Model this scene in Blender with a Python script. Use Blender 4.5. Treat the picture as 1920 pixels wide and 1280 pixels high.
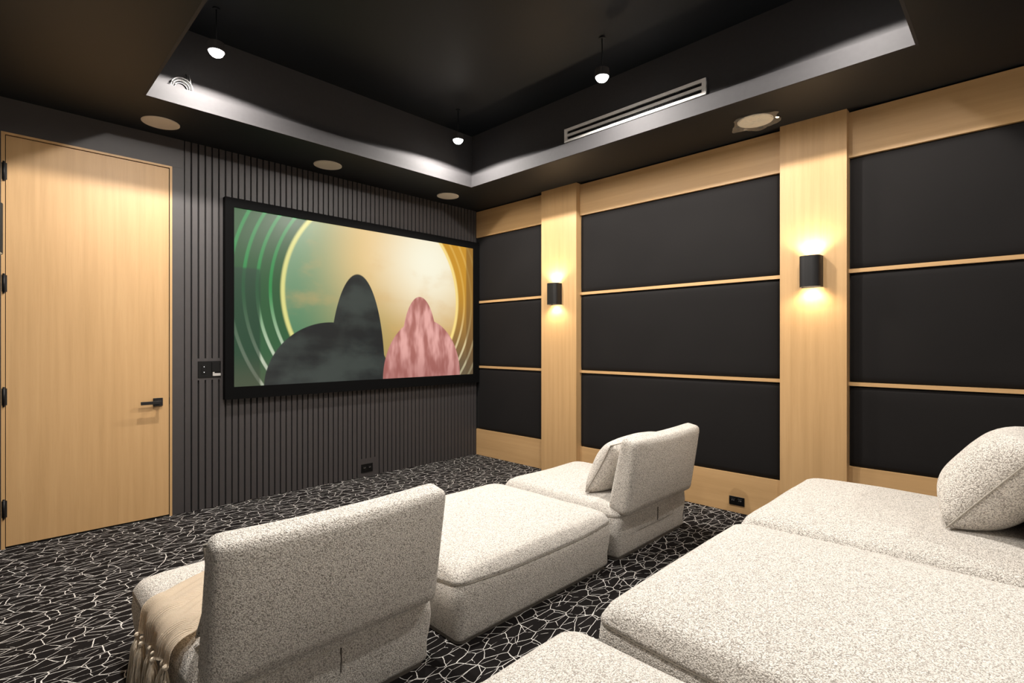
import bpy, bmesh, math, random
from mathutils import Vector, Matrix, noise
random.seed(7)
scene = bpy.context.scene
for o in list(bpy.data.objects):
    bpy.data.objects.remove(o, do_unlink=True)
COL = scene.collection

# ------------------------------------------------------------------ camera
YAW = math.radians(45.43)
cam_d = bpy.data.cameras.new('camera')
cam_d.sensor_fit = 'HORIZONTAL'; cam_d.sensor_width = 36.0
cam_d.lens = 973.7 / 1920 * 36.0
cam_d.shift_y = 4.5 / 1920
cam_d.clip_start = 0.02
cam = bpy.data.objects.new('camera', cam_d); COL.objects.link(cam)
cam.location = (0, 0, 1.22); cam.rotation_euler = (math.pi / 2, 0, -YAW)
scene.camera = cam

# ------------------------------------------------------------------ world / exposure / light levels
w = bpy.data.worlds.new('world'); scene.world = w; w.use_nodes = True
w.node_tree.nodes['Background'].inputs[0].default_value = (0.02, 0.02, 0.022, 1)
w.node_tree.nodes['Background'].inputs[1].default_value = 1.0
vs = scene.view_settings
vs.view_transform = 'Standard'; vs.look = 'None'; vs.gamma = 1.0; vs.use_curve_mapping = False
vs.exposure = 0.30
SPOT_W = 26.0        # main beam of each ceiling downlight
SPILL_W = 120.0        # wide spill of each ceiling downlight
REAR_FILL_W = 115.0        # unseen lamps added behind the camera as fill for the chair backs
SCONCE_W = 5.5       # each of the two beams of a wall sconce
SCREEN_E = 0.78
COOL = (1.0, 0.945, 0.88); WARM = (1.0, 0.80, 0.55)

# ------------------------------------------------------------------ helpers
def lin(r, g, b):
    f = lambda c: (c / 255 / 12.92) if c / 255 <= 0.04045 else ((c / 255 + 0.055) / 1.055) ** 2.4
    return (f(r), f(g), f(b), 1)

class NT:
    def __init__(s, name):
        s.m = bpy.data.materials.new(name); s.m.use_nodes = True
        s.t = s.m.node_tree; s.t.nodes.clear()
        s.out = s.t.nodes.new('ShaderNodeOutputMaterial')
    def n(s, typ, **kw):
        nd = s.t.nodes.new(typ)
        for k, v in kw.items(): setattr(nd, k, v)
        return nd
    def l(s, a, b): s.t.links.new(a, b)
    def math(s, op, a, b=None, c=None, clamp=False):
        nd = s.n('ShaderNodeMath', operation=op); nd.use_clamp = clamp
        for i, v in enumerate((a, b, c)):
            if v is None: continue
            if isinstance(v, (int, float)): nd.inputs[i].default_value = v
            else: s.l(v, nd.inputs[i])
        return nd.outputs[0]
    def sstep(s, v, lo, hi):
        nd = s.n('ShaderNodeMapRange', interpolation_type='SMOOTHSTEP')
        s.l(v, nd.inputs[0]); nd.inputs[1].default_value = lo; nd.inputs[2].default_value = hi
        return nd.outputs[0]
    def mix(s, f, a, b, blend='MIX'):
        nd = s.n('ShaderNodeMix', data_type='RGBA', blend_type=blend)
        for i, v in ((0, f), (6, a), (7, b)):
            if isinstance(v, (int, float)): nd.inputs[i].default_value = v
            elif isinstance(v, tuple): nd.inputs[i].default_value = v
            else: s.l(v, nd.inputs[i])
        return nd.outputs[2]
    def coords(s, scale=(1, 1, 1), rot=(0, 0, 0)):
        tc = s.n('ShaderNodeTexCoord'); mp = s.n('ShaderNodeMapping')
        mp.inputs['Scale'].default_value = scale; mp.inputs['Rotation'].default_value = rot
        s.l(tc.outputs['Object'], mp.inputs[0]); return mp.outputs[0]
    def noise(s, vec, scale, detail=2, rough=0.5, dist=0.0):
        nd = s.n('ShaderNodeTexNoise'); s.l(vec, nd.inputs['Vector'])
        nd.inputs['Scale'].default_value = scale; nd.inputs['Detail'].default_value = detail
        nd.inputs['Roughness'].default_value = rough; nd.inputs['Distortion'].default_value = dist
        return nd.outputs[0]
    def ramp(s, v, stops):
        nd = s.n('ShaderNodeValToRGB'); s.l(v, nd.inputs[0]); e = nd.color_ramp.elements
        while len(e) < len(stops): e.new(0.5)
        for k, (p, c) in zip(e, stops): k.position = p; k.color = c
        return nd.outputs[0]
    def pbr(s, col, rough=0.6, bump=None, bstr=0.3, bdist=0.002, **kw):
        p = s.n('ShaderNodeBsdfPrincipled')
        if isinstance(col, tuple): p.inputs['Base Color'].default_value = col
        else: s.l(col, p.inputs['Base Color'])
        if isinstance(rough, (int, float)): p.inputs['Roughness'].default_value = rough
        else: s.l(rough, p.inputs['Roughness'])
        for k, v in kw.items(): p.inputs[k.replace('_', ' ')].default_value = v
        if bump is not None:
            b = s.n('ShaderNodeBump'); b.inputs['Strength'].default_value = bstr
            b.inputs['Distance'].default_value = bdist
            s.l(bump, b.inputs['Height']); s.l(b.outputs[0], p.inputs['Normal'])
        s.l(p.outputs[0], s.out.inputs[0]); return s.m

def m_plain(name, col, rough=0.5, nscale=40, amt=0.12, **kw):
    t = NT(name); v = t.coords(); n = t.noise(v, nscale, 3)
    dark = tuple(c * (1 - amt) for c in col[:3]) + (1,); lite = tuple(min(1, c * (1 + amt)) for c in col[:3]) + (1,)
    return t.pbr(t.mix(n, dark, lite), rough, **kw)

def m_wood(name, axis):
    t = NT(name)
    sc = {'z': (26, 26, 1.0), 'y': (26, 1.0, 26)}[axis]
    v = t.coords(sc); n1 = t.noise(v, 1.0, 4, 0.6, 0.25)
    v2 = t.coords(tuple(c * 5 for c in sc)); n2 = t.noise(v2, 1.6, 3, 0.6)
    v3 = t.coords(); n3 = t.noise(v3, 1.3, 2)
    c = t.ramp(n1, [(0.25, (0.42, 0.26, 0.118, 1)), (0.5, (0.475, 0.298, 0.14, 1)), (0.78, (0.525, 0.335, 0.162, 1))])
    c = t.mix(t.math('MULTIPLY', t.sstep(n2, 0.55, 0.75), 0.22), c, (0.34, 0.195, 0.083, 1))
    c = t.mix(t.math('MULTIPLY', n3, 0.22), c, (0.47, 0.265, 0.10, 1))
    return t.pbr(c, 0.42, n2, 0.08, 0.001, Specular_IOR_Level=0.35)

def m_boucle(name, c_hi, c_lo, scale=260):
    t = NT(name); v = t.coords()
    nv = t.noise(v, 60, 2)
    dv = t.n('ShaderNodeVectorMath', operation='MULTIPLY_ADD')
    nz = t.n('ShaderNodeTexNoise'); t.l(v, nz.inputs['Vector']); nz.inputs['Scale'].default_value = 90
    t.l(nz.outputs['Color'], dv.inputs[0]); dv.inputs[1].default_value = (0.012, 0.012, 0.012); t.l(v, dv.inputs[2])
    vo = t.n('ShaderNodeTexVoronoi'); t.l(dv.outputs[0], vo.inputs['Vector']); vo.inputs['Scale'].default_value = scale
    vo2 = t.n('ShaderNodeTexVoronoi'); t.l(dv.outputs[0], vo2.inputs['Vector']); vo2.inputs['Scale'].default_value = scale * 0.45
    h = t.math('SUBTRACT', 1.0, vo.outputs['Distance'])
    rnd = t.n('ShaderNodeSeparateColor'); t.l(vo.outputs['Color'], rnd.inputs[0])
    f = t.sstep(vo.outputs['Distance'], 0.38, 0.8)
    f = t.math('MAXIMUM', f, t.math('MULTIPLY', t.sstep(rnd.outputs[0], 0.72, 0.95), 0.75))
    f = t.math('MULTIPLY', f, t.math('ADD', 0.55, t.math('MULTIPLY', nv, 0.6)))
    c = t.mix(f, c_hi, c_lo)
    hh = t.math('ADD', h, t.math('MULTIPLY', vo2.outputs['Distance'], -0.5))
    return t.pbr(c, 0.95, hh, 0.75, 0.005, Specular_IOR_Level=0.1, Sheen_Weight=0.15, Sheen_Roughness=0.6)

def m_emit(name, col, e):
    t = NT(name); em = t.n('ShaderNodeEmission'); em.inputs[0].default_value = col; em.inputs[1].default_value = e
    t.l(em.outputs[0], t.out.inputs[0]); return t.m

def m_carpet():
    t = NT('carpet_crackle')
    v = t.coords((1, 1, 1))
    def crackle(scale, sx, sy, rot, wid, seed):
        tc = t.n('ShaderNodeTexCoord'); mp = t.n('ShaderNodeMapping')
        mp.inputs['Scale'].default_value = (sx, sy, 1); mp.inputs['Rotation'].default_value = (0, 0, rot)
        mp.inputs['Location'].default_value = (seed, seed * 1.7, 0)
        t.l(tc.outputs['Object'], mp.inputs[0])
        nz = t.n('ShaderNodeTexNoise'); t.l(mp.outputs[0], nz.inputs['Vector']); nz.inputs['Scale'].default_value = scale * 0.9
        nz.inputs['Detail'].default_value = 3
        ad = t.n('ShaderNodeVectorMath', operation='MULTIPLY_ADD'); t.l(nz.outputs['Color'], ad.inputs[0])
        ad.inputs[1].default_value = (0.35 / scale,) * 3; t.l(mp.outputs[0], ad.inputs[2])
        vo = t.n('ShaderNodeTexVoronoi', feature='DISTANCE_TO_EDGE', voronoi_dimensions='2D')
        t.l(ad.outputs[0], vo.inputs['Vector']); vo.inputs['Scale'].default_value = scale
        n = t.noise(mp.outputs[0], scale * 1.3, 3)
        wv = t.math('MULTIPLY', t.math('ADD', 0.25, t.math('MULTIPLY', n, 1.5)), wid)
        d = t.math('DIVIDE', vo.outputs['Distance'], wv)
        line = t.math('SUBTRACT', 1.0, t.sstep(d, 0.65, 1.1))
        return line, n
    a, na = crackle(11.5, 0.78, 1.3, 0.2, 0.018, 0.0)
    b, nb = crackle(14.5, 0.72, 1.35, -0.25, 0.0155, 3.1)
    b = t.math('MULTIPLY', b, t.sstep(nb, 0.41, 0.49))
    f = t.math('MAXIMUM', a, b)
    fine = t.noise(v, 420, 2)
    base = t.mix(fine, (0.0045, 0.0037, 0.0036, 1), (0.0105, 0.0087, 0.0084, 1))
    lin_c = t.mix(fine, (0.44, 0.42, 0.40, 1), (0.80, 0.77, 0.735, 1))
    c = t.mix(f, base, lin_c)
    h = t.math('ADD', fine, t.math('MULTIPLY', f, 0.8))
    return t.pbr(c, 0.95, h, 0.5, 0.003, Specular_IOR_Level=0.1)

def m_screen():
    """abstract colour field on the display: green to gold, a big pale disc, dark and pink rounded mounds"""
    t = NT('display_picture')
    tc = t.n('ShaderNodeTexCoord'); sp = t.n('ShaderNodeSeparateXYZ'); t.l(tc.outputs['Generated'], sp.inputs[0])
    U, V = sp.outputs[0], sp.outputs[2]
    X = t.math('MULTIPLY', U, 1.77)
    def dist(cx, cy, sx=1.0, sy=1.0):
        dx = t.math('MULTIPLY', t.math('SUBTRACT', X, cx * 1.77), sx); dy = t.math('MULTIPLY', t.math('SUBTRACT', V, cy), sy)
        return t.math('SQRT', t.math('ADD', t.math('MULTIPLY', dx, dx), t.math('MULTIPLY', dy, dy)))
    n1 = t.n('ShaderNodeTexNoise'); t.l(tc.outputs['Generated'], n1.inputs['Vector']); n1.inputs['Scale'].default_value = 5
    n1.inputs['Detail'].default_value = 5; nz = n1.outputs[0]
    # surround
    g_left = t.mix(t.sstep(V, 0.0, 1.0), lin(58, 98, 66), lin(44, 88, 48))
    g_right = t.mix(t.sstep(V, 0.0, 0.8), lin(118, 96, 70), lin(206, 150, 52))
    c = t.mix(t.sstep(U, 0.3, 0.8), g_left, g_right)
    # plain rings around the disc
    r = dist(0.53, 0.56)
    s = t.math('FRACT', t.math('MULTIPLY', t.math('SUBTRACT', r, 0.68), 13.5))
    ring = t.math('MULTIPLY', t.sstep(s, 0.62, 0.75), t.math('SUBTRACT', 1.0, t.sstep(s, 0.88, 0.98)))
    inrange = t.math('MULTIPLY', t.sstep(r, 0.68, 0.70), t.math('SUBTRACT', 1.0, t.sstep(r, 0.98, 1.02)))
    lowlit = t.math('SUBTRACT', 1.0, t.sstep(V, 0.05, 0.6))
    rc_l = t.mix(lowlit, lin(48, 150, 78), lin(226, 236, 210))
    rc_r = t.mix(lowlit, lin(224, 176, 84), lin(236, 224, 180))
    c = t.mix(t.math('MULTIPLY', t.math('MULTIPLY', ring, inrange), 0.8), c, t.mix(t.sstep(U, 0.35, 0.75), rc_l, rc_r))
    # disc
    d_low = t.mix(t.sstep(U, 0.18, 0.75), lin(84, 132, 96), lin(206, 166, 98))
    d_up = t.mix(t.sstep(U, 0.18, 0.5), lin(128, 160, 124), lin(240, 206, 146))
    dc = t.mix(t.sstep(V, 0.15, 0.85), d_low, d_up)
    glow = t.math('SUBTRACT', 1.0, t.sstep(dist(0.76, 0.84), 0.02, 0.62))
    dc = t.mix(glow, dc, lin(255, 250, 226))
    dc = t.mix(t.math('MULTIPLY', t.sstep(nz, 0.5, 0.72), 0.35), dc, lin(222, 176, 112))
    indisc = t.math('SUBTRACT', 1.0, t.sstep(r, 0.655, 0.665))
    c = t.mix(indisc, c, dc)
    rim = t.math('MULTIPLY', t.sstep(r, 0.648, 0.664), t.math('SUBTRACT', 1.0, t.sstep(r, 0.672, 0.69)))
    c = t.mix(rim, c, t.mix(t.sstep(U, 0.2, 0.7), lin(226, 222, 140), lin(255, 226, 140)))
    # blocky shapes at the two sides
    colm = t.math('SUBTRACT', 1.0, t.sstep(U, 0.075, 0.085)); colm = t.math('MULTIPLY', colm, t.math('SUBTRACT', 1.0, t.sstep(V, 0.66, 0.68)))
    c = t.mix(t.math('MULTIPLY', colm, 0.8), c, lin(44, 70, 54))
    cor = t.sstep(U, 0.955, 0.965); c = t.mix(t.math('MULTIPLY', cor, 0.6), c, lin(110, 82, 52))
    # ground haze
    c = t.mix(t.math('MULTIPLY', t.math('SUBTRACT', 1.0, t.sstep(V, 0.0, 0.22)), 0.45), c, lin(96, 92, 74))
    # dark mound with a long slope on its left
    m1 = dist(0.43, 0.0, 4.9, 1.42); m1b = dist(0.33, -0.02, 2.35, 2.5)
    k1 = t.math('MAXIMUM', t.math('SUBTRACT', 1.0, t.sstep(m1, 0.985, 1.0)), t.math('SUBTRACT', 1.0, t.sstep(m1b, 0.985, 1.0)))
    dk = t.mix(t.sstep(nz, 0.35, 0.65), lin(40, 42, 42), lin(66, 72, 68))
    c = t.mix(k1, c, dk)
    # pink mound
    m2 = dist(0.73, 0.0, 2.9, 2.35); m2b = dist(0.71, 0.2, 6.5, 2.6)
    k2 = t.math('MAXIMUM', t.math('SUBTRACT', 1.0, t.sstep(m2, 0.985, 1.0)), t.math('SUBTRACT', 1.0, t.sstep(m2b, 0.985, 1.0)))
    wv = t.n('ShaderNodeTexNoise'); mp = t.n('ShaderNodeMapping'); mp.inputs['Scale'].default_value = (26, 1, 5)
    t.l(tc.outputs['Generated'], mp.inputs[0]); t.l(mp.outputs[0], wv.inputs['Vector']); wv.inputs['Scale'].default_value = 1.0
    pk = t.mix(t.sstep(wv.outputs[0], 0.35, 0.65), lin(176, 112, 104), lin(236, 176, 168))
    pk = t.mix(t.math('MULTIPLY', t.math('SUBTRACT', 1.0, t.sstep(V, 0.0, 0.25)), 0.5), pk, lin(150, 88, 84))
    c = t.mix(k2, c, pk)
    em = t.n('ShaderNodeEmission'); t.l(c, em.inputs[0]); em.inputs[1].default_value = SCREEN_E
    gl = t.n('ShaderNodeBsdfGlossy'); gl.inputs[0].default_value = (0.02, 0.02, 0.02, 1); gl.inputs[1].default_value = 0.3
    ad = t.n('ShaderNodeAddShader'); t.l(em.outputs[0], ad.inputs[0]); t.l(gl.outputs[0], ad.inputs[1])
    t.l(ad.outputs[0], t.out.inputs[0]); return t.m

def m_fabric():
    t = NT('black_wall_fabric'); v = t.coords()
    n = t.noise(v, 3, 3); f = t.noise(v, 500, 2)
    c = t.mix(n, (0.0052, 0.0044, 0.0043, 1), (0.0080, 0.0068, 0.0066, 1))
    return t.pbr(c, 0.8, f, 0.25, 0.001, Specular_IOR_Level=0.18, Sheen_Weight=0.03)

def m_knit():
    t = NT('cream_knit'); v = t.coords((1, 1, 1))
    wv = t.n('ShaderNodeTexWave', bands_direction='Y'); t.l(v, wv.inputs['Vector']); wv.inputs['Scale'].default_value = 55; wv.inputs['Distortion'].default_value = 1.5
    n = t.noise(v, 260, 2)
    h = t.math('ADD', wv.outputs[1], n)
    c = t.mix(t.math('MULTIPLY', h, 0.5), (0.70, 0.57, 0.42, 1), (0.90, 0.80, 0.66, 1))
    return t.pbr(c, 0.9, h, 0.5, 0.003, Specular_IOR_Level=0.1)

def m_film():
    t = NT('clear_plastic_film')
    gl = t.n('ShaderNodeBsdfGlossy'); gl.inputs[1].default_value = 0.15; gl.inputs[0].default_value = (0.9, 0.9, 0.9, 1)
    tr = t.n('ShaderNodeBsdfTransparent'); tr.inputs[0].default_value = (0.9, 0.9, 0.9, 1)
    df = t.n('ShaderNodeBsdfDiffuse'); df.inputs[0].default_value = (0.75, 0.74, 0.7, 1)
    n = t.noise(t.coords(), 60, 3)
    m1 = t.n('ShaderNodeMixShader'); m1.inputs[0].default_value = 0.12; t.l(tr.outputs[0], m1.inputs[1]); t.l(df.outputs[0], m1.inputs[2])
    m2 = t.n('ShaderNodeMixShader'); t.l(t.math('MULTIPLY', n, 0.3), m2.inputs[0]); t.l(m1.outputs[0], m2.inputs[1]); t.l(gl.outputs[0], m2.inputs[2])
    t.l(m2.outputs[0], t.out.inputs[0]); return t.m

M = dict(
    wood_v=m_wood('maple_vertical_grain', 'z'), wood_h=m_wood('maple_horizontal_grain', 'y'),
    black=m_plain('black_paint', (0.0052, 0.0070, 0.0095, 1), 0.55, Specular_IOR_Level=0.35),
    slat=m_plain('charcoal_slat_paint', (0.040, 0.0355, 0.0355, 1), 0.5, 12, 0.1, Specular_IOR_Level=0.4),
    groove=m_plain('groove_black', (0.003, 0.0028, 0.0028, 1), 0.9),
    tray=m_plain('black_paint_lit', (0.034, 0.0325, 0.0340, 1), 0.75, Specular_IOR_Level=0.25),  # same paint as the soffit, lightened to stand in for lamp glow
    bounce_plaster=m_plain('pale_bounce_plaster', (0.74, 0.71, 0.67, 1), 0.8, 6, 0.04),  # for unseen rear walls, pale so they bounce fill onto the chair backs
    fabric=m_fabric(), carpet=m_carpet(),
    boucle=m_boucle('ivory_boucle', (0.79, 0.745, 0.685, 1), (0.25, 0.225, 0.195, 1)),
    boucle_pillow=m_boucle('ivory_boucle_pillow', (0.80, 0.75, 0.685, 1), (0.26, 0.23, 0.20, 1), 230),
    seam=m_plain('seam_thread', (0.50, 0.46, 0.40, 1), 0.9),
    piping=m_plain('pillow_piping', (0.36, 0.33, 0.285, 1), 0.9),
    plinth=m_plain('grey_plinth', (0.12, 0.105, 0.09, 1), 0.9),
    metal=m_plain('black_metal', (0.009, 0.0085, 0.0085, 1), 0.45, 60, 0.1, Specular_IOR_Level=0.3),
    plastic=m_plain('black_plastic', (0.004, 0.004, 0.004, 1), 0.4, Specular_IOR_Level=0.2),
    frame=m_plain('black_velvet_frame', (0.0012, 0.0012, 0.0013, 1), 0.9, Specular_IOR_Level=0.1),
    beige=m_plain('beige_speaker_grille', (0.60, 0.545, 0.48, 1), 0.8, 300, 0.15),
    cream=m_plain('cream_speaker_grille', (0.88, 0.84, 0.74, 1), 0.8, 300, 0.1),
    white=m_plain('white_metal', (0.72, 0.70, 0.68, 1), 0.5),
    cable=m_plain('grey_cable', (0.10, 0.098, 0.10, 1), 0.5),
    grey=m_plain('grey_sticker', (0.42, 0.40, 0.38, 1), 0.5),
    darkwood=m_plain('dark_reveal', (0.10, 0.05, 0.022, 1), 0.7),
    knit=m_knit(), film=m_film(),
    led=m_emit('cool_lens', (1.0, 0.96, 0.9, 1), 40.0), warm=m_emit('warm_lens', (1.0, 0.80, 0.52, 1), 22.0),
    pin=m_emit('indicator_light', (1, 1, 1, 1), 2.0),
)
M['screen'] = m_screen()

def mesh_obj(name, bm, mat, parent=None, smooth=False):
    me = bpy.data.meshes.new(name); bmesh.ops.recalc_face_normals(bm, faces=bm.faces[:]); bm.to_mesh(me); bm.free()
    me.materials.append(M[mat] if isinstance(mat, str) else mat)
    if smooth:
        for p in me.polygons: p.use_smooth = True
    o = bpy.data.objects.new(name, me); COL.objects.link(o)
    if parent is not None: o.parent = parent
    return o
def tag(o, label=None, cat=None, group=None, kind=None):
    if label: o['label'] = label
    if cat: o['category'] = cat
    if group: o['group'] = group
    if kind: o['kind'] = kind
    return o
def empty(name, loc=(0, 0, 0), rz=0.0):
    o = bpy.data.objects.new(name, None); COL.objects.link(o); o.location = loc; o.rotation_euler = (0, 0, rz)
    o.empty_display_size = 0.1; return o
def box(bm, x0, x1, y0, y1, z0, z1):
    v = [bm.verts.new(p) for p in ((x0, y0, z0), (x1, y0, z0), (x1, y1, z0), (x0, y1, z0), (x0, y0, z1), (x1, y0, z1), (x1, y1, z1), (x0, y1, z1))]
    for f in ((0, 3, 2, 1), (4, 5, 6, 7), (0, 1, 5, 4), (1, 2, 6, 5), (2, 3, 7, 6), (3, 0, 4, 7)): bm.faces.new([v[i] for i in f])
def B(name, mat, parent, x0, x1, y0, y1, z0, z1, bev=0.0, seg=2):
    bm = bmesh.new(); box(bm, x0, x1, y0, y1, z0, z1)
    if bev: bmesh.ops.bevel(bm, geom=bm.edges[:], offset=bev, segments=seg, affect='EDGES', profile=0.5)
    return mesh_obj(name, bm, mat, parent, smooth=False)
def cyl(bm, c, r, h, axis='z', n=32, r2=None, caps=True):
    mats = {'z': Matrix.Identity(4), 'x': Matrix.Rotation(math.pi / 2, 4, 'Y'), 'y': Matrix.Rotation(-math.pi / 2, 4, 'X')}
    bmesh.ops.create_cone(bm, cap_ends=caps, segments=n, radius1=r, radius2=r if r2 is None else r2, depth=h, matrix=Matrix.Translation(c) @ mats[axis])
def tube(bm, pts, r, n=6, closed=False):
    pts = [Vector(p) for p in pts]; rings = []
    N = len(pts)
    for i, p in enumerate(pts):
        if closed: d = pts[(i + 1) % N] - pts[i - 1]
        else: d = pts[min(i + 1, N - 1)] - pts[max(i - 1, 0)]
        d.normalize(); a = Vector((0, 0, 1)) if abs(d.z) < 0.9 else Vector((1, 0, 0))
        u = d.cross(a).normalized(); v = d.cross(u)
        rr = r[i] if isinstance(r, (list, tuple)) else r
        rings.append([bm.verts.new(p + u * rr * math.cos(2 * math.pi * k / n) + v * rr * math.sin(2 * math.pi * k / n)) for k in range(n)])
    for i in range(N if closed else N - 1):
        A, Bq = rings[i], rings[(i + 1) % N]
        for k in range(n): bm.faces.new((A[k], A[(k + 1) % n], Bq[(k + 1) % n], Bq[k]))
    if not closed:
        bm.faces.new(rings[0]); bm.faces.new(rings[-1])
def rrect(w, d, r, n=8):
    r = max(0.004, min(r, w / 2 - 1e-3, d / 2 - 1e-3)); P = []
    ex, ey = 10, 10
    corners = [(w / 2 - r, d / 2 - r, 0), (-w / 2 + r, d / 2 - r, 90), (-w / 2 + r, -d / 2 + r, 180), (w / 2 - r, -d / 2 + r, 270)]
    for ci, (cx, cy, a0) in enumerate(corners):
        for k in range(n + 1):
            a = math.radians(a0 + 90 * k / n); P.append((cx + r * math.cos(a), cy + r * math.sin(a)))
        nx, ny, na = corners[(ci + 1) % 4]; a = math.radians(na)
        q = (nx + r * math.cos(a), ny + r * math.sin(a)); p = P[-1]
        for k in range(1, ex): P.append((p[0] + (q[0] - p[0]) * k / ex, p[1] + (q[1] - p[1]) * k / ex))
    return P
def loft(bm, rings, cap0=True, cap1=True):
    R = [[bm.verts.new(p) for p in ring] for ring in rings]; n = len(R[0])
    for i in range(len(R) - 1):
        for k in range(n): bm.faces.new((R[i][k], R[i][(k + 1) % n], R[i + 1][(k + 1) % n], R[i + 1][k]))
    if cap0: bm.faces.new(R[0])
    if cap1: bm.faces.new(R[-1])
def rbox(bm, w, d, h, r, n=14, bulge=(0, 0, 0), fn=None):
    """rounded, bulged block centred on the origin"""
    half = Vector((w / 2, d / 2, h / 2)); inner = half - Vector((r, r, r)); cache = {}
    def pt(p):
        key = tuple(round(c, 5) for c in p)
        if key in cache: return cache[key]
        P = Vector([p[i] * half[i] for i in range(3)])
        # cluster samples near the rounded borders
        C = Vector([max(-inner[i], min(inner[i], P[i])) for i in range(3)])
        D = P - C
        Q = C + (D.normalized() * r if D.length > 1e-9 else D)
        u = [P[i] / half[i] for i in range(3)]
        for i in range(3):
            j, k = (i + 1) % 3, (i + 2) % 3
            Q[i] += bulge[i] * (1 if u[i] > 0 else -1) * (abs(u[i]) ** 2) * max(0, 1 - u[j] ** 2) * max(0, 1 - u[k] ** 2)
        if fn: Q = fn(Q, u)
        cache[key] = bm.verts.new(Q); return cache[key]
    ts = []
    for k in range(n + 1):
        a = -1 + 2 * k / n; ts.append(math.copysign(1 - (1 - abs(a)) ** 1.35, a))
    for ax in range(3):
        for sgn in (-1, 1):
            for i in range(n):
                for j in range(n):
                    q = []
                    for (a, b) in ((i, j), (i + 1, j), (i + 1, j + 1), (i, j + 1)):
                        p = [0, 0, 0]; p[ax] = sgn; p[(ax + 1) % 3] = ts[a]; p[(ax + 2) % 3] = ts[b]
                        q.append(pt(p))
                    if len(set(q)) == 4: bm.faces.new(q if sgn > 0 else q[::-1])

def spot(name, loc, power, size_deg, blend, soft, color, parent, rot=(0, 0, 0)):
    d = bpy.data.lights.new(name, 'SPOT'); d.energy = power; d.spot_size = math.radians(size_deg); d.spot_blend = blend
    d.shadow_soft_size = soft; d.color = color
    o = bpy.data.objects.new(name, d); COL.objects.link(o); o.location = loc; o.rotation_euler = rot; o.parent = parent; return o
def area(name, loc, power, size, color, parent, rot=(0, 0, 0)):
    d = bpy.data.lights.new(name, 'AREA'); d.shape = 'DISK'; d.size = size; d.energy = power; d.color = color
    o = bpy.data.objects.new(name, d); COL.objects.link(o); o.location = loc; o.rotation_euler = rot; o.parent = parent; return o

# ------------------------------------------------------------------ the setting
XR, YF = 3.816, 4.314           # right wall face, front wall face
XL, YB = -0.075, -2.7           # left wall face, back wall
XA = -1.35                      # end of the entry recess in the left wall
SOF, LIP, CEIL = 2.685, 2.79, 3.185
RISER, YR = 0.167, 1.10
TX0, TX1, TY0, TY1 = 0.666, 3.196, 0.378, 3.681   # tray opening

bm = bmesh.new()
box(bm, XA - 0.1, XR + 0.1, YB - 0.1, YF + 0.12, -0.12, 0.0)
box(bm, XA - 0.1, XR + 0.1, YB - 0.1, YR, 0.0005, RISER)
floor = tag(mesh_obj('floor', bm, 'carpet'), kind='structure')

# front wall with slats
wf = tag(B('wall_front', 'groove', None, XL - 0.15, XR + 0.15, YF + 0.012, YF + 0.12, 0, CEIL), kind='structure')
DX0, DX1, DZ = 0.088, 0.916, 2.462
B('header_panel', 'slat', wf, XL, 1.008, YF, YF + 0.0119, 2.482, SOF)
B('casing_panel', 'slat', wf, 0.936, 1.008, YF, YF + 0.0119, 0.001, 2.4815)
B('side_panel', 'slat', wf, XL, 0.066, YF, YF + 0.0119, 0.001, 2.4815)
PITCH, GAP = 0.0455, 0.0095
slat_cache = {}
def slat(x0, x1, z0, z1):
    key = (round(x1 - x0, 4), round(z0, 3), round(z1, 3))
    if key not in slat_cache:
        bm = bmesh.new(); box(bm, 0, x1 - x0, -0.0119, 0, z0, z1)
        bmesh.ops.bevel(bm, geom=[e for e in bm.edges if abs(e.verts[0].co.z - e.verts[1].co.z) > 0.01 and e.verts[0].co.y < -0.01], offset=0.0015, segments=1, affect='EDGES')
        o = mesh_obj('slat', bm, 'slat', wf); slat_cache[key] = o.data
    else:
        o = bpy.data.objects.new('slat', slat_cache[key]); COL.objects.link(o); o.parent = wf
    o.location = (x0, YF + 0.0119, 0)
PLATE = (1.072, 1.262, 0.953, 1.113)      # plain patch around the switch plate
FOUT = (2.385, 2.583, 0.001, 0.165)       # plain patch around the floor level outlet
x = 1.0135
while x < XR - 0.012:
    x0, x1 = x, min(x + PITCH - GAP, XR - 0.003)
    for (pa, pb, za, zb) in (PLATE, FOUT):
        if x1 > pa and x0 < pb:
            if za > 0.01: slat(x0, x1, 0.001, za)
            slat(x0, x1, zb, SOF); break
    else: slat(x0, x1, 0.001, SOF)
    x += PITCH
def patch(P):
    k0 = math.floor((P[0] - 1.0135 + GAP) / PITCH); k1 = math.ceil((P[1] - 1.0135) / PITCH)
    xa = 1.0135 + k0 * PITCH; xb = 1.0135 + k1 * PITCH - GAP
    B('backing_board', 'slat', wf, xa, xb, YF + 0.0002, YF + 0.0119, P[2], P[3])
    return xa, xb
patch(PLATE); patch(FOUT)

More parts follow.
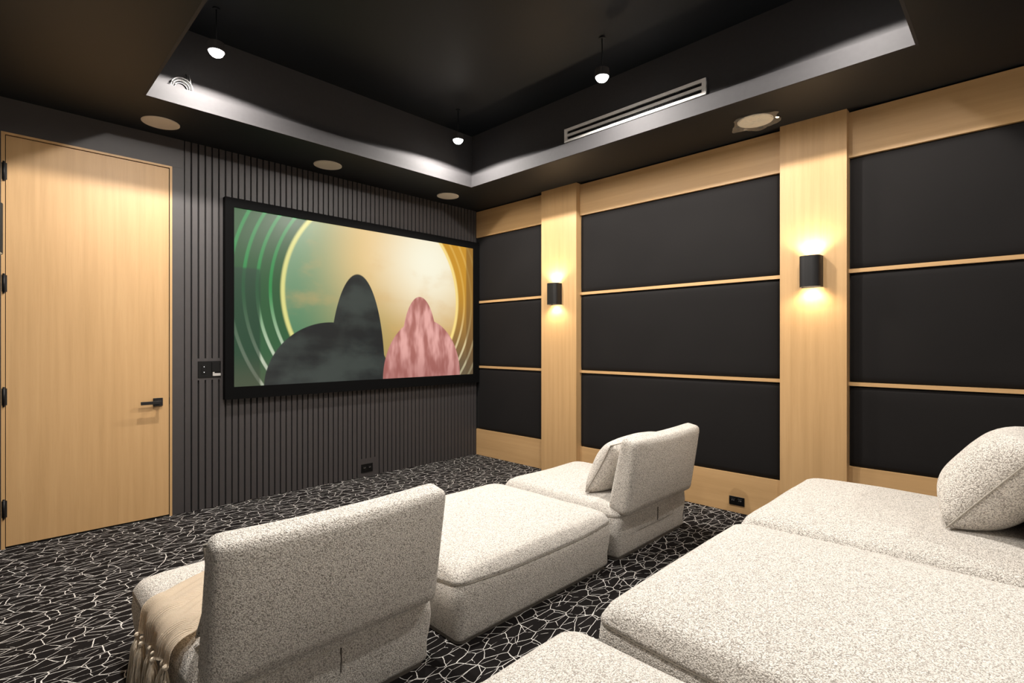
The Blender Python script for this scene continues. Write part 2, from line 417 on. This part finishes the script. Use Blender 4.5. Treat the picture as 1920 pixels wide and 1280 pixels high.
# door
dr = tag(B('door_1', 'wood_v', None, DX0, DX1, YF + 0.004, YF + 0.0119, 0.012, DZ), kind='structure')
B('jamb', 'wood_v', dr, 0.9205, 0.935, YF - 0.002, YF + 0.0119, 0.0, 2.481)
B('jamb', 'wood_v', dr, 0.067, 0.0845, YF - 0.002, YF + 0.0119, 0.0, 2.481)
B('head_jamb', 'wood_h', dr, 0.0846, 0.9204, YF - 0.002, YF + 0.0119, 2.467, 2.481)
for z in (0.238, 0.905, 1.579, 2.246):
    h = empty('hinge'); h.parent = dr; h.location = (0.079, YF - 0.006, z)
    bm = bmesh.new(); cyl(bm, (0, 0, 0), 0.0052, 0.108, 'z', 12); cyl(bm, (0, 0, 0.056), 0.005, 0.006, 'z', 12); cyl(bm, (0, 0, -0.056), 0.005, 0.006, 'z', 12)
    mesh_obj('knuckle', bm, 'metal', h, True)
    B('hinge_leaf', 'metal', h, -0.010, 0.014, 0.0035, 0.0045, -0.05, 0.05)
hd = B('handle_rose', 'metal', dr, 0.822, 0.878, YF - 0.008, YF + 0.004, 0.786, 0.842, 0.0015, 1)
bm = bmesh.new(); cyl(bm, (0.850, YF - 0.028, 0.814), 0.010, 0.04, 'y', 20); mesh_obj('spindle', bm, 'metal', hd, True)
B('lever', 'metal', hd, 0.742, 0.862, YF - 0.056, YF - 0.045, 0.803, 0.825, 0.002, 2)
B('strike_plate', 'metal', dr, 0.9195, 0.9206, YF - 0.001, YF + 0.008, 0.79, 0.84)

# right wall
wr = tag(B('wall_right', 'groove', None, XR + 0.03, XR + 0.15, YB - 0.1, YF + 0.12, 0, CEIL), kind='structure')
C1, C2, C3 = (2.89, 3.311), (0.784, 1.171), (-1.34, -0.95)
COLF = XR - 0.052
for (a, b) in (C1, C2, C3):
    z0 = 0.001 if a > 1.0 else RISER + 0.001
    if a == C2[0]: z0 = 0.001
    bm = bmesh.new()
    if a == C2[0]:
        box(bm, COLF, XR + 0.0299, YR + 0.001, b, 0.001, SOF - 0.0015); box(bm, COLF, XR + 0.0299, a, YR + 0.0008, RISER + 0.001, SOF - 0.0015)
        mesh_obj('wood_column', bm, 'wood_v', wr)
    else:
        B('wood_column', 'wood_v', wr, COLF, XR + 0.0299, a, b, z0, SOF - 0.0015)
bays = [(C1[1], YF - 0.0005, 0.0, 0.283), (C2[1], C1[0], 0.0, 0.283), (C3[1], C2[0], RISER, 0.45), (YB, C3[0], RISER, 0.45)]
RA, RB_, PT = (1.666, 1.690), (0.957, 0.980), 2.391
def panel(y0, y1, z0, z1):
    bm = bmesh.new(); rbox(bm, 0.05, y1 - y0, z1 - z0, 0.018, 10, (0.004, 0, 0))
    o = mesh_obj('fabric_panel', bm, 'fabric', wr, True); o.location = (XR + 0.0325, (y0 + y1) / 2, (z0 + z1) / 2); return o
for (y0, y1, zf, zb) in bays:
    y0 += 0.0004; y1 -= 0.0004
    B('wood_base_board', 'wood_h', wr, XR, XR + 0.0299, y0, y1, zf + 0.001, zb)
    B('wood_top_board', 'wood_h', wr, XR, XR + 0.0299, y0, y1, PT, SOF - 0.011)
    for (za, zz) in (RA, RB_): B('wood_rail', 'wood_h', wr, XR - 0.001, XR + 0.0299, y0, y1, za, zz)
    for (za, zz) in ((zb, RB_[0]), (RB_[1], RA[0]), (RA[1], PT)): panel(y0 + 0.003, y1 - 0.003, za + 0.0005, zz - 0.006)

# left wall; recess and back wall are unseen and made pale to bounce light
wl = tag(B('wall_left', 'black', None, XL - 0.12, XL, 1.35, YF + 0.012, 0, CEIL), kind='structure')
B('wood_column', 'wood_v', wl, XL, XL + 0.035, 2.76, 3.14, 0.001, SOF - 0.0015)
tag(B('wall_recess', 'bounce_plaster', None, XA - 0.1, XL - 0.12, 1.35, 1.45, 0, CEIL), kind='structure')
tag(B('wall_entry', 'bounce_plaster', None, XA - 0.1, XA, YB, 1.35, 0, CEIL), kind='structure')
tag(B('wall_back', 'bounce_plaster', None, XA - 0.1, XR + 0.03, YB - 0.1, YB, 0, CEIL), kind='structure')

# ceiling: upper deck, soffit ring, lip and cove walls of the tray
cl = tag(B('ceiling', 'black', None, XA - 0.1, XR + 0.15, YB - 0.1, YF + 0.12, CEIL, CEIL + 0.1), kind='structure')
GX, LT = 0.05, 0.014
bm = bmesh.new()
cx0, cx1, cy0, cy1 = TX0 - GX, TX1 + GX, TY0 - GX, TY1 + GX
zt = SOF + 0.045
box(bm, XA, cx0, YB, YF + 0.0119, SOF, zt); box(bm, cx1, XR + 0.0299, YB, YF + 0.0119, SOF, zt)
box(bm, cx0, cx1, YB, cy0, SOF, zt); box(bm, cx0, cx1, cy1, YF + 0.0119, SOF, zt)
# shelf under the cove channel
box(bm, cx0, TX0 - LT, cy0, cy1, SOF, SOF + 0.03); box(bm, TX1 + LT, cx1, cy0, cy1, SOF, SOF + 0.03)
box(bm, TX0 - LT, TX1 + LT, cy0, TY0 - LT, SOF, SOF + 0.03); box(bm, TX0 - LT, TX1 + LT, TY1 + LT, cy1, SOF, SOF + 0.03)
mesh_obj('soffit', bm, 'black', cl)
def strip(name, x0, x1, y0, y1, z0, z1): return B(name, 'tray', cl, x0, x1, y0, y1, z0, z1)
strip('tray_lip', TX0 - LT, TX1 + LT, TY1, TY1 + LT, SOF - 0.0005, LIP); strip('tray_lip', TX0 - LT, TX1 + LT, TY0 - LT, TY0, SOF - 0.0005, LIP)
strip('tray_lip', TX0 - LT, TX0, TY0, TY1, SOF - 0.0005, LIP); strip('tray_lip', TX1, TX1 + LT, TY0, TY1, SOF - 0.0005, LIP)
strip('cove_wall', cx0 - 0.03, cx1 + 0.03, cy1, cy1 + 0.03, SOF + 0.03, CEIL); strip('cove_wall', cx0 - 0.03, cx1 + 0.03, cy0 - 0.03, cy0, SOF + 0.03, CEIL)
strip('cove_wall', cx0 - 0.03, cx0, cy0, cy1, SOF + 0.03, CEIL); strip('cove_wall', cx1, cx1 + 0.03, cy0, cy1, SOF + 0.03, CEIL)

# ------------------------------------------------------------------ lamps
def downlight(x, y, z_top, z_bot, label, power, spill, grp):
    r = empty('ceiling_downlight', (x, y, z_bot)); tag(r, label, 'light', grp); h = z_top - z_bot
    bm = bmesh.new(); n = 32; ro, ri = 0.045, 0.042
    hh = min(h, 0.05)
    prof = [(0.0, hh), (ro, hh), (ro, 0.0), (ri, 0.0), (ri, 0.012), (0.0, 0.012)]
    rings = [[(p[0] * math.cos(2 * math.pi * k / n), p[0] * math.sin(2 * math.pi * k / n), p[1]) for k in range(n)] for p in prof[1:-1]]
    loft(bm, rings); mesh_obj('housing', bm, 'tray', r, False)
    if h > 0.06:
        bm = bmesh.new(); cyl(bm, (0, 0, (h + hh) / 2), 0.0035, h - hh, 'z', 12); mesh_obj('stem', bm, 'black', r, True)
        bm = bmesh.new(); cyl(bm, (0, 0, h - 0.004), 0.02, 0.008, 'z', 24); mesh_obj('canopy', bm, 'black', r)
    bm = bmesh.new(); rl = 0.041
    loft(bm, [[(rl * math.cos(t) * math.cos(2 * math.pi * k / n), rl * math.cos(t) * math.sin(2 * math.pi * k / n), 0.006 - rl * 0.9 * math.sin(t)) for k in range(n)] for t in [math.pi / 2 * j / 8 * 0.97 for j in range(9)]])
    mesh_obj('lens', bm, 'led', r, True)
    spot('beam', (0, 0, -0.036), power, 122, 0.30, 0.03, COOL, r)
    if spill: spot('spill', (0, 0, -0.037), spill, 171, 0.07, 0.03, COOL, r)
    return r
ZL = 2.93
TL = 'downlights in the ceiling tray'
downlight(0.952, 3.37, CEIL, ZL, 'downlight in the tray above the wooden door, nearest the coiled cable', SPOT_W, SPILL_W, TL)
downlight(2.79, 3.385, CEIL, ZL, 'downlight in the far corner of the tray, right of the screen', SPOT_W, SPILL_W, TL)
downlight(2.78, 1.927, CEIL, ZL, 'downlight in the tray beside the long white air vent', SPOT_W, SPILL_W, TL)
downlight(2.78, 0.56, CEIL, ZL, 'downlight at the rear right corner of the tray, above the back row', SPOT_W * 0.1, SPILL_W * 0.7, TL)
downlight(0.952, 1.927, CEIL, ZL, 'downlight midway along the left side of the tray', SPOT_W, SPILL_W, TL)
downlight(0.952, 0.56, CEIL, ZL, 'downlight at the rear left corner of the tray', SPOT_W * 0.1, SPILL_W * 0.4, TL)
RLG = 'added fill lights behind the tray'
for (x, lb) in ((0.2, 'left'), (1.6, 'middle'), (3.0, 'right')):  # unseen lamps, added to brighten the chair backs
    downlight(x, -2.2, SOF, SOF - 0.05, 'added fill light on the rear soffit, %s one of three' % lb, REAR_FILL_W, 0, RLG)

def sconce(x, y, z, rz, label):
    """half round black up and down light, flat back at local y=0, bulging towards local -y"""
    r = empty('wall_sconce', (x, y, z), rz); tag(r, label, 'wall lamp', 'black up and down wall sconces')
    W, D, Hh, n = 0.062, 0.092, 0.198, 20
    def outline(W, D):
        P = [(W, 0), ]
        for k in range(n + 1):
            a = math.pi * k / n
            P.append((W * math.copysign(abs(math.cos(a)) ** 0.55, math.cos(a)), -0.035 - (D - 0.035) * math.sin(a) ** 0.8))
        P.append((-W, 0)); return P
    o, i = outline(W, D), [(p[0] * 0.93, -0.004 + (p[1] + 0.0) * 0.93) for p in outline(W, D)]
    bm = bmesh.new(); zb, zt = -Hh / 2, Hh / 2
    ob = [bm.verts.new((*p, zb)) for p in o]; ot = [bm.verts.new((*p, zt)) for p in o]
    ib = [bm.verts.new((*p, zb)) for p in i]; it = [bm.verts.new((*p, zt)) for p in i]; N = len(o)
    for k in range(N):
        j = (k + 1) % N
        bm.faces.new((ob[k], ob[j], ot[j], ot[k])); bm.faces.new((ib[k], it[k], it[j], ib[j]))
        bm.faces.new((ob[k], ib[k], ib[j], ob[j])); bm.faces.new((ot[k], ot[j], it[j], it[k]))
    mesh_obj('shade', bm, 'metal', r)
    B('back_plate', 'metal', r, -0.05, 0.05, -0.004, 0.0, -0.09, 0.09)
    for s in (-1, 1):
        bm = bmesh.new(); z = s * (Hh / 2 - 0.014)
        v = [bm.verts.new((p[0] * 0.995, p[1] * 0.995, z)) for p in i]; bm.faces.new(v)
        bmesh.ops.solidify(bm, geom=bm.faces[:], thickness=0.004)
        mesh_obj('lens', bm, 'warm', r)
        spot('beam', (0, -0.048, s * (Hh / 2 + 0.002)), SCONCE_W * (1.6 if s > 0 else 1.0), 150, 0.6, 0.025, WARM, r, (math.pi if s > 0 else 0, 0, 0))
    return r
sconce(COLF, 3.12, 1.685, -math.pi / 2, 'black wall sconce on the far wooden column, nearest the screen')
sconce(COLF, 0.975, 1.685, -math.pi / 2, 'black wall sconce on the near wooden column, beside the back row')
sconce(XL + 0.035, 2.95, 1.685, math.pi / 2, 'wall sconce at the left edge of the picture beside the door')

# ------------------------------------------------------------------ wall and ceiling things
sc = empty('display_screen', (0, YF, 0)); tag(sc, 'large wall mounted screen in a black frame showing a green and gold picture', 'screen')
SX0, SX1, SZ0, SZ1, SD = 1.325, 3.728, 0.893, 2.256, -0.045
bm = bmesh.new()
FX0, FX1, FZ0, FZ1 = SX0 - 0.062, 3.806, SZ0 - 0.092, SZ1 + 0.07
for a in ((FX0, SX0, FZ0, FZ1), (SX1, FX1, FZ0, FZ1), (SX0, SX1, FZ0, SZ0), (SX0, SX1, SZ1, FZ1)):
    B('frame_bar', 'frame', sc, a[0], a[1], -0.056, -0.0005, a[2], a[3])
B('display', 'screen', sc, SX0, SX1, SD, -0.001, SZ0, SZ1)

def wall_plate(name, loc, rz, w, h, label, cat, devices, n_sock):
    r = empty(name, loc, rz); tag(r, label, cat)
    B('plate', 'plastic', r, -w / 2, w / 2, -0.005, -0.0002, -h / 2, h / 2, 0.0015, 1)
    return r
sw = wall_plate('switch_plate', (1.172, YF, 1.031), 0, 0.152, 0.122, 'black two gang switch plate on the slat wall left of the screen', 'switch', 2, 0)
B('rocker', 'plastic', sw, -0.053, -0.02, -0.008, -0.005, -0.034, 0.034, 0.001, 1)
B('control_module', 'plastic', sw, 0.014, 0.07, -0.012, -0.005, -0.02, 0.05, 0.001, 1)
B('bracket', 'grey', sw, 0.02, 0.074, -0.011, -0.005, -0.050, -0.030, 0.001, 1)
B('bracket', 'grey', sw, 0.02, 0.032, -0.0112, -0.005, -0.0298, -0.012, 0.001, 1)
for z in (0.018, -0.022): B('indicator', 'pin', sw, -0.039, -0.035, -0.0092, -0.008, z, z + 0.004)
def outlet(loc, rz, w, h, label):
    r = wall_plate('power_outlet', loc, rz, w, h, label, 'outlet', 2, 2)
    for s in (-1, 1):
        so = B('socket', 'plastic', r, s * w * 0.23 - 0.017, s * w * 0.23 + 0.017, -0.008, -0.005, -0.018, 0.018, 0.002, 1)
        for dx in (-0.006, 0.006): B('slot', 'grey', so, s * w * 0.23 + dx - 0.001, s * w * 0.23 + dx + 0.001, -0.0084, -0.0079, 0.001, 0.009)
    return r
outlet((2.472, YF, 0.078), 0, 0.118, 0.078, 'black power outlet low on the dark slat wall')
outlet((XR, 1.477, 0.085), -math.pi / 2, 0.108, 0.062, 'black power outlet in the wooden base board behind the back row')

# round ceiling speakers
def speaker(x, y, r0, label, mat, film=False):
    r = empty('ceiling_speaker', (x, y, SOF)); tag(r, label, 'speaker', None if film else 'round speakers along the front soffit')
    bm = bmesh.new(); n = 48
    loft(bm, [[(q * math.cos(2 * math.pi * k / n), q * math.sin(2 * math.pi * k / n), z) for k in range(n)] for q, z in ((r0, -0.0005), (r0, -0.005), (r0 - 0.004, -0.007))])
    mesh_obj('grille', bm, mat, r)
    bm = bmesh.new()
    loft(bm, [[(q * math.cos(2 * math.pi * k / n), q * math.sin(2 * math.pi * k / n), z) for k in range(n)] for q, z in ((r0 + 0.004, -0.0004), (r0 + 0.004, -0.004), (r0 + 0.0004, -0.004), (r0 + 0.0004, -0.0004))], False, False)
    mesh_obj('rim', bm, mat, r)
    if film:
        rnd = random.Random(3); bm = bmesh.new(); rings = []
        for q in (0.02, 0.05, 0.08, 0.1, 0.113, 0.122, 0.135):
            ring = []
            for k in range(n):
                a = 2 * math.pi * k / n
                rr = q * (1 + (0.10 * math.sin(5 * a + 1) + 0.07 * rnd.random() if q > 0.12 else 0))
                if q > 0.13 and (abs((a - 4.3)) < 0.35): rr += 0.05 * (1 - abs(a - 4.3) / 0.35)
                if q > 0.13 and (abs((a - 1.2)) < 0.3): rr += 0.035 * (1 - abs(a - 1.2) / 0.3)
                ring.append((rr * math.cos(a), rr * math.sin(a), -0.0095 - 0.004 * rnd.random() - (0.006 * rnd.random() if q > 0.11 else 0)))
            rings.append(ring)
        loft(bm, rings, True, False); mesh_obj('plastic_film', bm, 'film', r)
    return r
speaker(0.818, 4.073, 0.104, 'round beige ceiling speaker above the wooden door', 'beige')
speaker(1.972, 4.060, 0.106, 'round beige ceiling speaker above the middle of the screen', 'beige')
speaker(3.217, 4.060, 0.104, 'round beige ceiling speaker nearest the far right corner', 'beige')
speaker(3.549, 1.255, 0.104, 'round cream ceiling speaker still wrapped in plastic film near the wooden column', 'cream', True)

# long air vent on the cove wall
VY0, VY1, VZ0, VZ1 = 1.445, 2.600, 2.815, 2.922
av = empty('air_vent', (cx1, (VY0 + VY1) / 2, VZ0)); tag(av, 'long white two slot air vent in the ceiling tray wall', 'vent')
hl, hv = (VY1 - VY0) / 2, VZ1 - VZ0
bm = bmesh.new(); box(bm, -0.004, -0.001, -hl + 0.01, hl - 0.01, 0.006, hv - 0.006); mesh_obj('backing', bm, 'groove', av)
for (a, b) in ((0.0, 0.019), (0.042, 0.062), (0.085, hv)): B('frame_bar', 'white', av, -0.016, -0.001, -hl, hl, a, b, 0.001, 1)
for s in (-1, 1): B('frame_end', 'white', av, -0.0158, -0.001, min(s * hl, s * (hl - 0.028)), max(s * hl, s * (hl - 0.028)), 0.0005, hv - 0.0005)
bm = bmesh.new(); k = -hl + 0.03
while k < hl - 0.03:
    for z0 in (0.019, 0.062): box(bm, -0.010, -0.004, k, k + 0.0025, z0, z0 + 0.023)
    k += 0.0125
tag(mesh_obj('louver_fins', bm, 'metal', av), kind='stuff')

# cable coil left in the cove channel
cc = empty('cable_coil', (0.852, TY1 + LT + 0.016, SOF + 0.0305)); tag(cc, 'loose coil of grey cable lying in the tray ledge above the door', 'cable')
rnd = random.Random(11)
for k in range(5):
    rr = 0.058 - 0.006 * k + 0.002 * rnd.random(); pts = []
    ph, cx = rnd.random() * 6, (rnd.random() - 0.5) * 0.008
    for j in range(40):
        a = 2 * math.pi * j / 40
        pts.append((cx + rr * math.cos(a), -0.008 + 0.004 * k + 0.0015 * math.sin(2 * a + ph), 0.085 + rr * math.sin(a) * 1.05))
    bm = bmesh.new(); tube(bm, pts, 0.0027, 6, True); mesh_obj('cable_loop', bm, 'cable' if k % 2 == 0 else 'metal', cc, True)
for dx in (0.0, 0.016):
    bm = bmesh.new(); tube(bm, [(0.045 + dx * 0.4, -0.004, 0.115), (0.032 + dx, -0.006, 0.15), (0.024 + dx, -0.006, 0.176)], 0.0032, 6); mesh_obj('cable_end', bm, 'metal' if dx == 0 else 'cable', cc, True)
bm = bmesh.new(); tube(bm, [(0.0, 0, 0.0025), (0.01, 0.002, 0.02), (0.02, 0.0, 0.035)], 0.003, 6); mesh_obj('cable_tail', bm, 'metal', cc, True)

# ------------------------------------------------------------------ seating
SEAT_H = 0.335
def seat_module(name, cx, y0, y1, w, zf, label, cat, grp, back, seed=0, bw=0.80, bx=0.0):
    d = y1 - y0
    r = empty(name, (cx, (y0 + y1) / 2, zf)); tag(r, label, cat, grp)
    def wob(x, y, z, amp=0.005):
        if 0.225 < z < 0.266:      # the seam dips between the corners
            k = max(0, 1 - (2 * x / w) ** 2) * 1.0 if abs(2 * y / d) > abs(2 * x / w) else max(0, 1 - (2 * y / d) ** 2)
            z += 0.010 - 0.026 * min(1, k)
        nv = noise.noise_vector(Vector((x * 3.1 + seed * 7, y * 3.1, z * 3.1))); return (x + nv.x * amp, y + nv.y * amp, z + nv.z * amp * (1 if z > 0.1 else 0))
    def ring(inset, z, rad=0.040): return [wob(x, y, z) for x, y in rrect(w - 2 * inset, d - 2 * inset, (rad + max(0, inset) * 0.75) if z > 0.05 else 0.026)]
    bm = bmesh.new(); loft(bm, [[(x, y, 0.0005) for x, y in rrect(w - 0.045, d - 0.045, 0.035)], [(x, y, 0.03) for x, y in rrect(w - 0.045, d - 0.045, 0.035)]])
    mesh_obj('plinth', bm, 'plinth', r)
    bm = bmesh.new()
    loft(bm, [ring(0.03, 0.016), ring(0.016, 0.019), ring(0.011, 0.03), ring(0.006, 0.09), ring(0.0, 0.14), ring(-0.004, 0.19), ring(0.0, 0.232), ring(0.005, 0.242)])
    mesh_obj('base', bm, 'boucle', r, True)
    bm = bmesh.new()
    S = SEAT_H
    loft(bm, [ring(0.006, 0.240), ring(-0.001, 0.247), ring(0.002, 0.258), ring(0.016, S - 0.042), ring(0.04, S - 0.028), ring(0.075, S - 0.018), ring(0.13, S - 0.009), ring(0.2, S - 0.003), ring(0.3, S), ring(min(w, d) / 2 - 0.03, S + 0.002)])
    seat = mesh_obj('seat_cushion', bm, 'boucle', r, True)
    bm = bmesh.new(); tube(bm, ring(0.001, 0.2435), 0.0020, 6, True); mesh_obj('seam', bm, 'seam', seat, True)
    if back:
        bh, bt, lean = 0.44, 0.135, math.radians(11)
        bm = bmesh.new()
        def fn(Q, u):
            # slim towards the top, slightly dished front
            k = (u[2] + 1) / 2
            Q.y *= 1 - 0.22 * k; Q.z += -0.012 * (1 - u[0] ** 2) * k
            Q.z += 0.0; return Q
        rbox(bm, bw, bt, bh, 0.036, 16, (0.0, 0.018, 0.0), fn)
        b = mesh_obj('backrest', bm, 'boucle', r, True)
        b.rotation_euler = (lean, 0, 0)
        b.location = (bx, -d / 2 - 0.018, back + bh / 2)
        # rear upholstered web that carries the backrest
        bm = bmesh.new(); rbox(bm, w * 0.62, 0.075, 0.25, 0.03, 8)
        q = mesh_obj('rear_web', bm, 'boucle', r, True); q.location = (0, -d / 2 + 0.036, 0.235)
        bm = bmesh.new(); tube(bm, [(0.02, -d / 2 - 0.004, 0.14), (0.02, -d / 2 - 0.006, 0.22)], 0.003, 5); mesh_obj('rear_seam', bm, 'plinth', r)
    return r
FG, BG = 'front row seating', 'back row seating'
seat_module('lounge_chair', 0.803, 1.605, 2.50, 0.80, 0.0, 'ivory boucle lounge chair in the front row with a cream throw over its side', 'chair', FG, 0.262, 1, 0.772, 0.004)
seat_module('ottoman', 1.862, 1.60, 2.52, 1.085, 0.0, 'wide backless ivory ottoman between the two front row chairs', 'ottoman', FG, 0, 2)
seat_module('lounge_chair', 2.880, 1.605, 2.52, 0.82, 0.0, 'ivory boucle lounge chair in the front row beside the panelled wall', 'chair', FG, 0.262, 3)
seat_module('lounge_chair', 0.70, -0.10, 0.885, 0.84, RISER, 'ivory lounge seat at the bottom edge of the picture, leftmost of the back row', 'chair', BG, 0.262, 4)
seat_module('ottoman', 1.755, -0.10, 0.885, 1.03, RISER, 'wide backless ivory ottoman in the middle of the back row', 'ottoman', BG, 0, 5)
seat_module('lounge_chair', 2.80, -0.10, 0.885, 1.01, RISER, 'ivory lounge seat with a large pillow in the back row beside the wooden column', 'chair', BG, 0.262, 6, 0.98)

def pillow(name, loc, rot, w, h, t, label, seed=0, pinch=0.05):
    r = empty(name, loc); r.rotation_euler = rot; tag(r, label, 'pillow', 'boucle scatter pillows')
    n = 22; bm = bmesh.new(); V = {}
    def P(i, j, s):
        u, v = -1 + 2 * i / n, -1 + 2 * j / n
        e = (1 - abs(u) ** 2.6) * (1 - abs(v) ** 2.6)
        th = s * t / 2 * max(e, 0) ** 0.45
        x = u * w / 2 * (1 - pinch * (1 - abs(u) ** 2) * 0 - pinch * (1 - v * v) * abs(u) ** 3)
        z = v * h / 2 * (1 - pinch * (1 - u * u) * abs(v) ** 3) + h / 2
        nv = noise.noise_vector(Vector((u * 1.7 + seed, v * 1.7, s)))
        return (x, th + nv.y * 0.012 * e * s, z + nv.z * 0.006)
    for s in (-1, 1):
        for i in range(n + 1):
            for j in range(n + 1):
                edge = i in (0, n) or j in (0, n)
                key = (i, j, 0 if edge else s)
                if key not in V: V[key] = bm.verts.new(P(i, j, 0 if edge else s))
        g = lambda i, j: V[(i, j, 0 if (i in (0, n) or j in (0, n)) else s)]
        for i in range(n):
            for j in range(n): bm.faces.new((g(i, j), g(i + 1, j), g(i + 1, j + 1), g(i, j + 1)))
    mesh_obj('pillow_body', bm, 'boucle_pillow', r, True)
    edge = [P(i, 0, 0) for i in range(n)] + [P(n, j, 0) for j in range(n)] + [P(i, n, 0) for i in range(n, 0, -1)] + [P(0, j, 0) for j in range(n, 0, -1)]
    bm = bmesh.new(); tube(bm, edge, 0.003, 6, True); mesh_obj('piping', bm, 'piping', r, True)
    return r
pillow('scatter_pillow', (2.865, 1.895, SEAT_H - 0.004), (math.radians(30), 0, math.radians(3)), 0.66, 0.345, 0.22, 'boucle pillow leaning on the backrest of the front chair by the panelled wall', 1)
pillow('scatter_pillow', (0.815, 1.785, SEAT_H - 0.004), (math.radians(14), 0, math.radians(0)), 0.735, 0.31, 0.15, 'boucle pillow tucked behind the backrest of the chair with the throw', 2)
pillow('scatter_pillow', (2.905, 0.20, RISER + SEAT_H + 0.012), (math.radians(38), 0, math.radians(-2)), 0.60, 0.425, 0.30, 'big boucle pillow at the right edge of the picture in the back row', 3)

# throw blanket over the left side of the front left chair, with a fringe
tb = empty('throw_blanket', (0.38, 2.1, 0.0)); tag(tb, 'cream knitted throw with tassels draped over the front chair', 'blanket')
def cloth_point(s, v):
    """s metres along the throw from the middle of the seat to the hanging end, v across 0..1"""
    zt = SEAT_H + 0.004; xe, L, R = 0.445, 0.50, 0.062
    q = max(0.0, s - L); x0 = xe + max(0.0, L - s)
    y = 1.79 + 0.36 * v + 0.85 * (1 - math.exp(-max(0, x0 - xe) * 2.6)) * 0.42 + 0.02 * math.sin(s * 6 + v * 4)
    a = min(q / R, math.pi / 2 * 0.9); dn = max(0.0, q - R * math.pi / 2 * 0.9) * (0.5 + 0.75 * v)
    x = x0 - R * math.sin(a); z = zt - R * 0.75 * (1 - math.cos(a)) - dn; x -= dn * 0.12
    ridge = 0.020 * math.exp(-((v - 0.36 + 0.3 * (s - 0.4)) / 0.055) ** 2) + 0.010 * math.exp(-((v - 0.78 + 0.2 * s) / 0.07) ** 2)
    ridge += 0.004 * (1 + math.sin(v * 21 + s * 9)) + 0.003 * math.sin(v * 47 + 3 * s)
    nx, nz = -math.sin(a), math.cos(a)
    return Vector((x + nx * ridge, y, z + nz * ridge + 0.004))
o0 = Vector((0.38, 2.1, 0.0)); NS, NV = 44, 34; LEN = 0.50 + 0.145
bm = bmesh.new(); G = [[bm.verts.new(cloth_point(LEN * i / NS, j / NV) - o0) for j in range(NV + 1)] for i in range(NS + 1)]
for i in range(NS):
    for j in range(NV): bm.faces.new((G[i][j], G[i + 1][j], G[i + 1][j + 1], G[i][j + 1]))
bmesh.ops.solidify(bm, geom=bm.faces[:], thickness=0.006)
mesh_obj('knit', bm, 'knit', tb, True)
rnd = random.Random(5)
for k in range(8):
    p = cloth_point(LEN, (k + 0.5) / 8) - o0
    bm = bmesh.new(); bmesh.ops.create_icosphere(bm, subdivisions=2, radius=0.009, matrix=Matrix.Translation(p + Vector((-0.004, 0, -0.004))))
    for q in range(30):
        a = rnd.random() * 6.28; rr = 0.021 * math.sqrt(rnd.random()); ln = 0.145 + 0.03 * rnd.random()
        dx, dy = rr * math.cos(a) * 0.7, rr * math.sin(a)
        pts = [p + Vector((-0.004, 0, -0.006))]
        for m in range(1, 5):
            f = m / 4; pts.append(p + Vector((-0.006 + dx * (0.6 + f) - 0.006 * f, dy * (0.7 + 0.6 * f) + 0.003 * math.sin(m * 2 + q), -0.006 - ln * f)))
        tube(bm, pts, [0.003, 0.0032, 0.003, 0.0028, 0.002], 4)
    mesh_obj('tassel', bm, 'knit', tb, True)
